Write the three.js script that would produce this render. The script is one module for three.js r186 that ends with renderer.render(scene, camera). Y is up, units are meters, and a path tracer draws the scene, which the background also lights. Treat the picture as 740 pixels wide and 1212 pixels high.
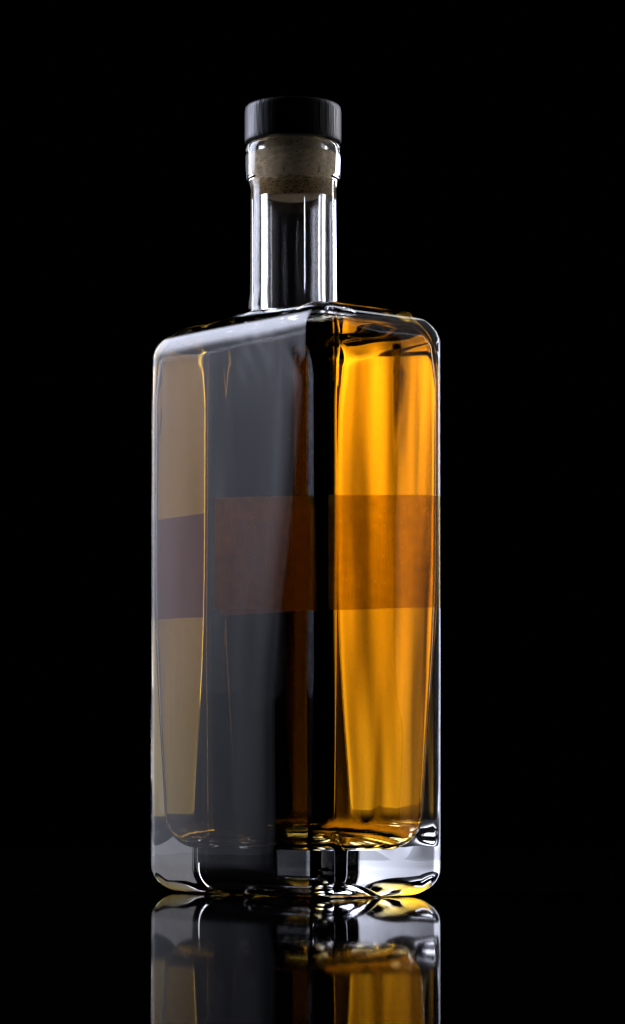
import * as THREE from 'three';
import { ImprovedNoise } from 'three/addons/math/ImprovedNoise.js';
import { RectAreaLightUniformsLib } from 'three/addons/lights/RectAreaLightUniformsLib.js';

// ---------- camera, lamps, exposure ----------
const scene = new THREE.Scene();
scene.background = new THREE.Color(0x000000);
const PX = 0.000286;                                   // metres per photograph pixel at the bottle
const camera = new THREE.PerspectiveCamera(2 * Math.atan(606 / 3500) * 180 / Math.PI, 740 / 1212, 0.02, 20);
camera.position.set(0, 128 * PX, 3500 * PX);
camera.lookAt(0, 128 * PX, 0);
camera.setViewOffset(740, 1212, 0, -324, 740, 1212);   // shift lens: verticals stay upright
const renderer = new THREE.WebGLRenderer({ antialias: true });
renderer.setSize(740, 1212);
renderer.toneMapping = THREE.LinearToneMapping;
renderer.toneMappingExposure = 1;
renderer.shadowMap.enabled = true;
RectAreaLightUniformsLib.init();

const BX = -23 * PX;                                   // the bottle stands a little left of the lens axis
const SOFT = { at: [-0.504, 0.4635, -0.265], turn: 0.93, hot: 0.47, w: 0.4, h: 0.93, level: 0.08, glow: 8, color: [0.89, 0.94, 1.16] };

const STRIP = { at: [0.43, 0.46, -0.37], turn: -0.86, w: 0.12, h: 0.9, hot: 0.45, level: 1, glow: 14, color: [0.95, 0.97, 1.05] };

// ---------- helpers ----------
const noise = new ImprovedNoise();
let seed = 7;
const rnd = () => (seed = (seed * 16807) % 2147483647) / 2147483647;
const mix = (a, b, t) => a + (b - a) * t;
const sm = (a, b, x) => { const t = Math.min(1, Math.max(0, (x - a) / (b - a))); return t * t * (3 - 2 * t); };
function mesh(name, geometry, material, parent) {
  const m = new THREE.Mesh(geometry, material); m.name = name; m.castShadow = m.receiveShadow = true; parent.add(m); return m;
}
function thing(name, label, category, x, y, z) {
  const g = new THREE.Group(); g.name = name; g.position.set(x, y, z); g.userData = { label, category }; scene.add(g); return g;
}
function dataTexture(n, m, f, srgb) {
  const d = new Uint8Array(n * m * 4);
  for (let j = 0; j < m; j++) for (let i = 0; i < n; i++) { const c = f(i, j); for (let k = 0; k < 4; k++) d[(j * n + i) * 4 + k] = k == 3 ? 255 : Math.max(0, Math.min(255, 255 * c[k])); }
  const t = new THREE.DataTexture(d, n, m); t.wrapS = t.wrapT = THREE.RepeatWrapping; t.magFilter = THREE.LinearFilter; t.minFilter = THREE.LinearMipmapLinearFilter; t.generateMipmaps = true;
  if (srgb) t.colorSpace = THREE.SRGBColorSpace; t.needsUpdate = true; return t;
}

// ---------- the setting ----------
function structure(name, geometry, material) { const m = mesh(name, geometry, material, scene); m.userData = { kind: 'structure' }; return m; }
const acrylic = new THREE.MeshPhysicalMaterial({ color: new THREE.Color(0.002, 0.002, 0.0024), roughness: 0.03, ior: 1.024 });
const tableG = new THREE.BoxGeometry(1.6, 0.02, 2.1); tableG.translate(0, -0.01, 0);
structure('table', tableG, acrylic);
const backG = new THREE.BoxGeometry(4, 2.6, 0.02); backG.translate(0, 0.6, -1.6);
structure('backdrop', backG, new THREE.MeshPhysicalMaterial({ color: new THREE.Color(0.0015, 0.0015, 0.0017), roughness: 1, specularIntensity: 0 }));

// ---------- lamp and reflector outside the frame ----------
function softbox(name, label, o) {
  const g = thing(name, label, 'softbox', ...o.at), { w, h } = o;
  g.rotation.y = o.turn;
  const box = new THREE.BoxGeometry(w + 0.02, h + 0.02, 0.03); box.translate(0, 0, -0.02);
  mesh('housing', box, new THREE.MeshStandardMaterial({ color: 0x050505, roughness: 0.8 }), g);
  const em = new THREE.MeshStandardMaterial({ color: 0x000000, roughness: 1, emissive: new THREE.Color(...o.color), emissiveIntensity: o.glow });
  // the flash sits behind the cloth: its hot spot and fall-off are what the glass mirrors
  em.emissiveMap = dataTexture(64, 64, (i, j) => { const x = (i - 31.5) / 32, y = j / 63 * h, v = (0.155 + 0.845 * Math.exp(-(((y - o.hot) / 0.27) ** 2))) * (0.02 + 0.98 * sm(1, 0.45, Math.abs(x)) + 0.16 * Math.exp(-(((x + 0.93) / 0.04) ** 2))); return [v, v, v]; });
  em.emissiveMap.wrapS = em.emissiveMap.wrapT = THREE.ClampToEdgeWrapping;
  mesh('diffuser', new THREE.PlaneGeometry(w, h), em, g);
  const L = new THREE.RectAreaLight(new THREE.Color(...o.color), o.level, w, h);
  L.position.z = 0.004; L.rotation.y = Math.PI; g.add(L);
}
softbox('softbox', 'large white studio softbox lighting the bottle from the left', SOFT);
softbox('softbox_001', 'narrow strip softbox behind the bottle to the right', STRIP);
{
  const g = new THREE.BoxGeometry(0.3, 0.6, 0.005);
  const card = mesh('reflector_card', g, new THREE.MeshStandardMaterial({ color: 0xd8d4ca, roughness: 0.9 }), scene);
  card.position.set(0.3, 0.27, -0.065); card.rotation.y = -1.45;
  card.userData = { label: 'white reflector card standing to the right of the bottle', category: 'reflector' };
}

// ---------- bottle ----------
const A2 = 169 * PX, B2 = 97 * PX, R0 = 25 * PX;        // half length, half depth, corner radius
const PSI = -51 * Math.PI / 180;
// distance from the axis to a rounded rectangle, in direction (c, s)
function radial(c, s, hx, hz, r) {
  c = Math.abs(c); s = Math.abs(s);
  r = Math.min(r, hx, hz);
  const t = Math.min(hx / Math.max(c, 1e-9), hz / Math.max(s, 1e-9));
  const px = t * c, pz = t * s, cx = hx - r, cz = hz - r;
  if (px <= cx || pz <= cz) return t;
  const b = c * cx + s * cz, q = cx * cx + cz * cz - r * r;
  return b + Math.sqrt(Math.max(0, b * b - q));
}
// directions: points spread round the body's own outline, corners finer
const DIRS = (() => {
  const out = [], cx = A2 - R0, cz = B2 - R0, nS = 40, nE = 28, nC = 22;
  const push = (x, z) => out.push(Math.atan2(z, x));
  const cs = [[1, 1], [-1, 1], [-1, -1], [1, -1]];
  cs.forEach(([sx, sz], k) => {
    for (let i = 0; i < nC; i++) { const f = (k + i / nC) * Math.PI / 2; push(sx * cx + R0 * Math.cos(f), sz * cz + R0 * Math.sin(f)); }
    const along = k % 2 == 0, n = along ? nS : nE;
    for (let i = 0; i < n; i++) { const t = 1 - 2 * i / n; along ? push(sx * cx * t, sz * B2) : push(sx * A2, sz * cz * t); }
  });
  return out;
})();
const N = DIRS.length;
// closed skin from rings (first and last ring end in a point on the axis)
function skin(rings, flip) {
  const p = [], idx = [];
  for (const f of rings) for (let i = 0; i < N; i++) { const [r, y] = f(DIRS[i]); p.push(r * Math.cos(DIRS[i]), y, r * Math.sin(DIRS[i])); }
  const tri = (a, b, c) => flip ? idx.push(a, c, b) : idx.push(a, b, c);
  for (let k = 0; k + 1 < rings.length; k++) for (let i = 0; i < N; i++) {
    const a = k * N + i, b = k * N + (i + 1) % N, c = a + N, d = b + N;
    tri(a, c, b); tri(b, c, d);
  }
  for (const [k, up] of [[0, false], [rings.length - 1, true]]) {
    const v = p.length / 3, y = p[k * N * 3 + 1]; p.push(0, rings[k](0)[2] ?? y, 0);
    for (let i = 0; i < N; i++) up ? tri(k * N + i, v, k * N + (i + 1) % N) : tri(k * N + i, k * N + (i + 1) % N, v);
  }
  const g = new THREE.BufferGeometry(); g.setAttribute('position', new THREE.Float32BufferAttribute(p, 3)); g.setIndex(idx);
  return g;
}
const mm = 0.001;
// slow vertical ripples of moulded glass; x, z on the body, y up (metres)
const ripple = (x, z, y, o) => noise.noise(x * 46 + o + 0.5 * noise.noise(y * 14, o, 0), z * 46 + 3.1 + 0.6 * noise.noise(y * 17, 4, o), y * 9) + 0.09 * noise.noise(x * 140 + o, z * 140 + y * 9, y * 16 + 5);
const outerWave = (f, y) => {
  const r = radial(Math.cos(f), Math.sin(f), A2, B2, R0), x = r * Math.cos(f), z = r * Math.sin(f);
  let d = mix(0.19, 0.055, sm(B2 - R0, B2, z)) * mm * ripple(x, z, y, 57);
  if (z > B2 - R0) {                                   // the long front face is sunk a little below the shoulder
    const t = x / A2, hollow = Math.max(0, 1 - t * t) * sm(60 * mm, 168 * mm, y) * sm(B2 - R0, B2, z);
    d -= 0.6 * mm * hollow + 0.45 * mm * sm(158 * mm, 190 * mm, y);
    d += 0.13 * mm * noise.noise(x * 190 + y * 120, 2, y * 70) * sm(160 * mm, 180 * mm, y) * sm(-0.2, 0.8, t);
  }
  return d;
};
const innerWave = (f, y) => {
  const r = radial(Math.cos(f), Math.sin(f), A2, B2, R0), x = r * Math.cos(f), z = r * Math.sin(f);
  return 0.5 * mm * ripple(x, z, y, 40);
};
// outer profile: inset from the body outline, and how far it has become the round neck
const H = { shoulder: 189 * mm, neck: 198 * mm, lip: 240 * mm, top: 252 * mm };
const NECK = 15 * mm, LIP = 16.1 * mm;
const ring = (inset, y, round = 0, R = NECK, wave = 0) => (f) => {
  const c = Math.cos(f), s = Math.sin(f);
  const body = radial(c, s, A2 - inset, B2 - inset, Math.max(R0 - inset * 0.3, 3 * mm));
  return [mix(body, R, round) + wave * outerWave(f, y), y];
};
const outer = [];
// underside: shallow hollow, foot, rounded heel
for (let i = 0; i <= 14; i++) { const t = i / 14; outer.push(ring(mix(B2 - 3 * mm, 12 * mm, t), 2.6 * mm * (1 - t * t * t) + 0.25 * mm, 0, NECK, 0)); }
outer.push(ring(11 * mm, 0.02 * mm), ring(10.2 * mm, 0));
const HEEL = 9.4 * mm;
for (let i = 1; i <= 12; i++) { const f = i / 12 * Math.PI / 2; outer.push(ring(HEEL * (1 - Math.sin(f)), HEEL * (1 - Math.cos(f)))); }
for (let i = 1; i <= 110; i++) outer.push(ring(0, mix(HEEL, 183 * mm, i / 110), 0, NECK, sm(0, 8, i)));
const SH = 11.5 * mm;
for (let i = 1; i <= 18; i++) { const f = i / 18 * 1.36; outer.push(ring(SH * (1 - Math.cos(f)), 183 * mm + SH * Math.sin(f), 0, NECK, 1 - i / 18)); }
{ // domed shoulder into neck
  const i0 = SH * (1 - Math.cos(1.36)), y0 = 183 * mm + SH * Math.sin(1.36);
  for (let i = 1; i <= 26; i++) {
    const t = i / 26, e = t < 0.9 ? t / 0.9 : 1, y = i < 26 ? mix(y0, 196 * mm, Math.sin(e * 1.45) / Math.sin(1.45)) : 196.3 * mm;
    outer.push((f) => { const b = ring(i0, y, 0, NECK, 0)(f)[0]; return [mix(b, NECK + 2.0 * mm * (1 - e * e) + 0.6 * mm, sm(0, 1, e) * 0.3 + 0.7 * e), y]; });
  }
}
const circ = (R, y) => () => [R, y];
outer.push(circ(NECK + 0.35 * mm, 196.9 * mm), circ(NECK + 0.12 * mm, 198 * mm), circ(NECK, 200.5 * mm));
for (let i = 1; i <= 16; i++) { const y = mix(201, 238.6, i / 16) * mm; outer.push((f) => [NECK + 0.5 * outerWave(f, y) - 0.3 * mm * (i / 16), y]); }
for (const [r, y] of [[14.75, 239.2 - 0.2], [14.95, 239.6 - 0.1], [15.5, 239.9], [15.9, 240.3], [16.1, 241.1], [16.15, 243], [16.15, 247], [16.1, 249.6], [15.85, 251], [15.3, 251.8], [14.5, 252.1]]) outer.push(circ(r * mm, (y + 1.5) * mm));
// inner side: bore downwards, shoulder, walls, floor
const wall = (y) => mix(7.6, 3.2, sm(2 * mm, 112 * mm, y)) * mm;
const FLOOR = 15.5 * mm, CAVTOP = 188 * mm, BORE = 9.1 * mm;
function inside(f, y, grow = 0) {       // radius of the cavity at height y
  const c = Math.cos(f), s = Math.sin(f);
  let inset = wall(y);
  const lo = FLOOR + 11 * mm, hi = CAVTOP - 6.5 * mm;
  if (y < lo) { const q = Math.min(1, (lo - y) / (11 * mm)); inset += 11 * mm * (1 - Math.sqrt(1 - q * q)); }
  if (y > hi) { const q = Math.min(1, (y - hi) / (6.5 * mm)); inset += 6.5 * mm * (1 - Math.sqrt(1 - q * q)); }
  const w = innerWave(f, y) * sm(0, 1, (y - FLOOR) / (8 * mm)) * (1 - sm(CAVTOP - 8 * mm, CAVTOP, y));
  return radial(c, s, A2 - inset, B2 - inset, 3 * mm + 3.5 * mm * sm(CAVTOP - 20 * mm, CAVTOP, y)) + w + grow;
}
const floorY = (t) => FLOOR + 1.6 * mm * (1 - t) * (1 - t);
function cavityRings(top, grow, dy) {    // from the floor's middle up to a height
  const rs = [];
  for (let i = 1; i <= 12; i++) { const t = i / 12; rs.push((f) => [inside(f, FLOOR, grow) * t, floorY(t) - dy + 0.35 * mm * noise.noise(5 * t * Math.cos(f), 5 * t * Math.sin(f), 3) * (1 - t), FLOOR + 1.6 * mm - dy]); }
  for (let i = 1; i <= 14; i++) { const y = FLOOR + 11 * mm * (1 - Math.cos(i / 14 * Math.PI / 2)); rs.push((f) => [inside(f, y, grow), y - dy * (1 - i / 14)]); }
  const y0 = FLOOR + 11 * mm, y1 = Math.min(top, CAVTOP - 6.5 * mm);
  for (let i = 1; i <= 120; i++) { const y = mix(y0, y1, i / 120); rs.push((f) => [inside(f, y, grow), y]); }
  return rs;
}
const domeR = (f, t, grow = 0) => mix(inside(f, CAVTOP - 0.01 * mm), BORE + 1.5 * mm * (1 - t), Math.sqrt(t) * 0.3 + 0.7 * t) + grow;
const hollow = cavityRings(1, 0, 0);
const shoulderIn = (to, grow) => {
  const rs = [];
  for (let i = 1; i <= 18; i++) { const y = CAVTOP - 6.5 * mm + 6.5 * mm * Math.sin(i / 18 * Math.PI / 2) * 0.999; rs.push((f) => [inside(f, y, grow), y]); }
  for (let i = 1; i <= to; i++) { const t = i / 20; rs.push((f) => [domeR(f, t) + grow, mix(CAVTOP, 196 * mm, t * t)]); }
  return rs;
};
hollow.push(...shoulderIn(10, 0));
const wetCount = hollow.length;                        // rings below the level of the liquor
hollow.push(...shoulderIn(20, 0).slice(28));
for (const y of [199, 204, 210, 218, 226, 234, 240, 246, 250]) hollow.push(circ(BORE + (y > 230 ? (y - 230) * 0.02 * mm : 0), y * mm));
hollow.push(circ(10.2 * mm, 253.1 * mm), circ(11.2 * mm, 253.6 * mm));
// the glass is one closed skin: outside up, over the lip, inside down
const glassRings = [...outer, ...hollow.reverse()];
const glassG = skin(glassRings, false); glassG.computeVertexNormals();
{ // the wetted part of the inner wall hardly reflects
  const wetAt = (glassRings.length - wetCount) * N * 6, total = glassG.index.count, wetN = (wetCount - 1) * N * 6;
  const outN = outer.length * N * 6; glassG.addGroup(0, outN, 0); glassG.addGroup(outN, wetAt - outN, 2); glassG.addGroup(wetAt, wetN, 1); glassG.addGroup(wetAt + wetN, N * 3, 0); glassG.addGroup(wetAt + wetN + N * 3, total - wetAt - wetN - N * 3, 1);
}
const LEVEL = mix(CAVTOP, 196 * mm, 0.25);
const liquidRings = [...cavityRings(1, 0.12 * mm, 0.12 * mm), ...shoulderIn(10, 0.12 * mm)];
for (const t of [0.985, 0.96, 0.9, 0.6, 0.2]) liquidRings.push((f) => [domeR(f, 0.5) * t, LEVEL - 0.3 * mm * Math.min(1, (1 - t) * 12)]);
const liquidG = skin(liquidRings, false); liquidG.computeVertexNormals();

const glassM = new THREE.MeshPhysicalMaterial({ color: 0xffffff, roughness: 0, transmission: 1, thickness: 0.01, ior: 1.5 });
const wetM = glassM.clone(); wetM.specularColor = new THREE.Color(0.03, 0.03, 0.03);
const filmM = glassM.clone(); filmM.roughness = 0.12;
const liquidM = new THREE.MeshPhysicalMaterial({ color: 0xffffff, roughness: 0, transmission: 1, thickness: 0.05, ior: 1.345, specularColor: new THREE.Color(0.03, 0.03, 0.03), attenuationColor: new THREE.Color(0.61, 0.172, 0.0012), attenuationDistance: 0.1 });
const bottle = thing('glass_bottle', 'rectangular clear glass bottle full of amber liquor, standing on the black table', 'bottle', BX, 0, 0);
bottle.rotation.y = PSI;
mesh('glass', glassG, [glassM, wetM, filmM], bottle);
mesh('liquor', liquidG, liquidM, bottle);
// labels: strips round the body, translucent on the two near faces, darker on the hidden long face
function strip(name, path, depth, y0, y1, tilt, material) {
  const p = [], uv = [], idx = [], rows = 8, w = rows + 1;
  let u = 0, px = 0, pz = 0;
  path.forEach((f, k) => {
    const r = radial(Math.cos(f), Math.sin(f), A2, B2, R0), x = r * Math.cos(f), z = r * Math.sin(f);
    if (k) u += Math.hypot(x - px, z - pz); px = x; pz = z;
    for (let j = 0; j <= rows; j++) { const y = mix(y0, y1, j / rows) + tilt(x, z), q = (r + outerWave(f, y) + depth) / r; p.push(x * q, y, z * q); uv.push(u / 0.0925, (j / rows) * 0.4); }
  });
  for (let k = 0; k + 1 < path.length; k++) for (let j = 0; j < rows; j++) { const a = k * w + j; idx.push(a, a + w, a + 1, a + 1, a + w, a + w + 1); }
  const g = new THREE.BufferGeometry(); g.setAttribute('position', new THREE.Float32BufferAttribute(p, 3)); g.setAttribute('uv', new THREE.Float32BufferAttribute(uv, 2)); g.setIndex(idx); g.computeVertexNormals();
  return mesh(name, g, material, bottle);
}
{
  const at = (f) => { const r = radial(Math.cos(f), Math.sin(f), A2, B2, R0); return [r * Math.cos(f), r * Math.sin(f)]; };
  const turned = [...DIRS.slice(N / 2 | 0), ...DIRS.slice(0, N / 2 | 0)];
  const front = turned.filter((f) => { const [x, z] = at(f); return z > B2 - 0.4 * mm && x > -8.5 * mm; }).sort((a, b) => b - a);
  const side = turned.filter((f) => { const [x, z] = at(f); return x > A2 - 3.2 * mm && z < B2 - 4 * mm; }).sort((a, b) => b - a);
  const back = DIRS.filter((f) => { const [x, z] = at(f); return z < -B2 + 1 * mm; }).sort((a, b) => b - a);
  // small trapped bubbles and pale flecks in the film
  const flecks = [];
  for (let i = 0; i < 150; i++) { const u = rnd() * 512; flecks.push([u, rnd() * 205, 0.5 + rnd() * 1.0]); }
  for (let i = 0; i < 46; i++) flecks.push([232 + 7 * (rnd() - 0.5), rnd() * 205, 0.8 + rnd()], [372 + 16 * (rnd() - 0.5), rnd() * 205, 0.7 + rnd()]);
  const film = dataTexture(512, 512, (i, j) => {
    let v = 0.93 + 0.07 * noise.noise(i * 0.03, j * 0.05, 1) + 0.05 * noise.noise(i * 0.3, j * 0.02, 4), g = 0;
    for (const [x, y, q] of flecks) { const d = ((x - i) ** 2 + (y - j) ** 2) / (q * q); if (d < 4) g = Math.max(g, 1 - d / 4); }
    return [mix(0.98 * v, 1, g * 0.8), mix(0.83 * v, 0.95, g * 0.8), mix(0.45 * v, 0.8, g * 0.8)];
  }, true);
  const paper = { map: film, transmission: 0.98, thickness: 0, specularIntensity: 0, side: THREE.DoubleSide };
  const lm = new THREE.MeshPhysicalMaterial({ ...paper, color: new THREE.Color(1, 0.76, 0.36), roughness: 0.76 });
  const sm_ = new THREE.MeshPhysicalMaterial({ ...paper, color: new THREE.Color(0.9, 1.08, 0.9), roughness: 0.5 });
  const bm = new THREE.MeshPhysicalMaterial({ color: new THREE.Color(0.28, 0.12, 0.05), roughness: 0.5, transmission: 0.88, thickness: 0, specularIntensity: 0.3, side: THREE.DoubleSide });
  const near = (x, z) => 2.6 * mm * sm(0, 55 * mm, Math.hypot(x - A2, z - B2));
  strip('label', front, -0.15 * mm, 93 * mm, 130 * mm, near, lm).userData = { label: 'translucent brown label on the long face' };
  strip('label', side, -0.15 * mm, 93 * mm, 130 * mm, near, sm_).userData = { label: 'translucent amber label on the narrow face' };
  strip('label', back, 0.12 * mm, 95.5 * mm, 132.5 * mm, () => 0, bm).userData = { label: 'dark label on the far long face' };
}

// a few grains of dust on the long front face and its shoulder
{
  const p = [], idx = [], ico = new THREE.IcosahedronGeometry(1, 0), q = ico.attributes.position;
  for (let i = 0; i < 70; i++) {
    const x = (rnd() * 2 - 1) * (A2 - 6 * mm), y = (8 + rnd() * 172) * mm, f = Math.atan2(B2, x);
    const rr = (radial(Math.cos(f), Math.sin(f), A2, B2, R0) + outerWave(f, y)), z = rr * Math.sin(f), s = (0.05 + 0.11 * rnd() ** 3) * mm, l = rnd() > 0.85 ? 3 : 1;
    for (let k = 0; k < q.count; k++) { idx.push(p.length / 3); p.push(x + q.getX(k) * s, y + q.getY(k) * s * l, z + (0.4 + 0.4 * q.getZ(k)) * s); }
  }
  const g = new THREE.BufferGeometry(); g.setAttribute('position', new THREE.Float32BufferAttribute(p, 3)); g.setIndex(idx); g.computeVertexNormals();
  mesh('dust', g, new THREE.MeshStandardMaterial({ color: new THREE.Color(0.55, 0.54, 0.52), roughness: 0.9 }), bottle).userData = { kind: 'stuff' };
}

// ---------- stopper ----------
{
  const g = thing('bottle_stopper', 'black topped cork stopper pushed into the neck of the bottle', 'stopper', BX, 0, 0);
  const capP = [[0, 253.9], [11.4, 253.9], [15.6, 253.9], [16.0, 254.1], [16.3, 254.5], [16.35, 255.5], [16.3, 264.6], [16.1, 265.8], [15.5, 266.5], [14.6, 266.7], [0, 266.7]].map(([x, y]) => new THREE.Vector2(x * mm, y * mm));
  const capG = new THREE.LatheGeometry(capP, 96);
  const grain = dataTexture(512, 128, (i, j) => { const v = 0.5 + 0.35 * noise.noise(i * 0.12, j * 0.02, 1) + 0.3 * noise.noise(i * 0.4, j * 0.05, 5); return [v, v, v]; });
  mesh('cap', capG, new THREE.MeshPhysicalMaterial({ color: new THREE.Color(0.012, 0.012, 0.013), roughness: 0.39, bumpMap: grain, bumpScale: 0.0002 }), g);
  const corkP = [[0, 235], [5, 235], [7.6, 235], [8.8, 235.2], [9.3, 235.7]];
  for (let i = 0; i <= 10; i++) corkP.push([mix(9.4, 9.7, i / 10), mix(236.5, 253.7, i / 10)]);
  corkP.push([5, 253.7], [0, 253.7]);
  const corkG = new THREE.LatheGeometry(corkP.map(([x, y]) => new THREE.Vector2(x * mm, y * mm)), 64);
  const cu = corkG.attributes.uv, cp = corkG.attributes.position;
  for (let i = 0; i < cu.count; i++) cu.setY(i, (cp.getY(i) - 235 * mm) / (18.7 * mm));
  const corkT = dataTexture(768, 256, (i, j) => {
    const a = noise.noise(i * 0.035, j * 0.05, 2), b = noise.noise(i * 0.11, j * 0.14, 9), c = noise.noise(i * 0.3, j * 0.3, 4);
    const wet = sm(105, 60, j + 20 * a);               // the end that the liquor has stained
    const pit = sm(0.42 - 0.2 * wet, 0.56 - 0.2 * wet, b + 0.15 * c), v = 0.9 + 0.16 * a + 0.06 * c;
    return [mix(0.93, 0.74, wet) * v * mix(1, 0.42, pit), mix(0.83, 0.6, wet) * v * mix(1, 0.36, pit), mix(0.66, 0.38, wet) * v * mix(1, 0.28, pit)];
  }, true);
  mesh('cork', corkG, new THREE.MeshStandardMaterial({ map: corkT, roughness: 0.9, bumpMap: corkT, bumpScale: 0.0003 }), g);
}
renderer.render(scene, camera);
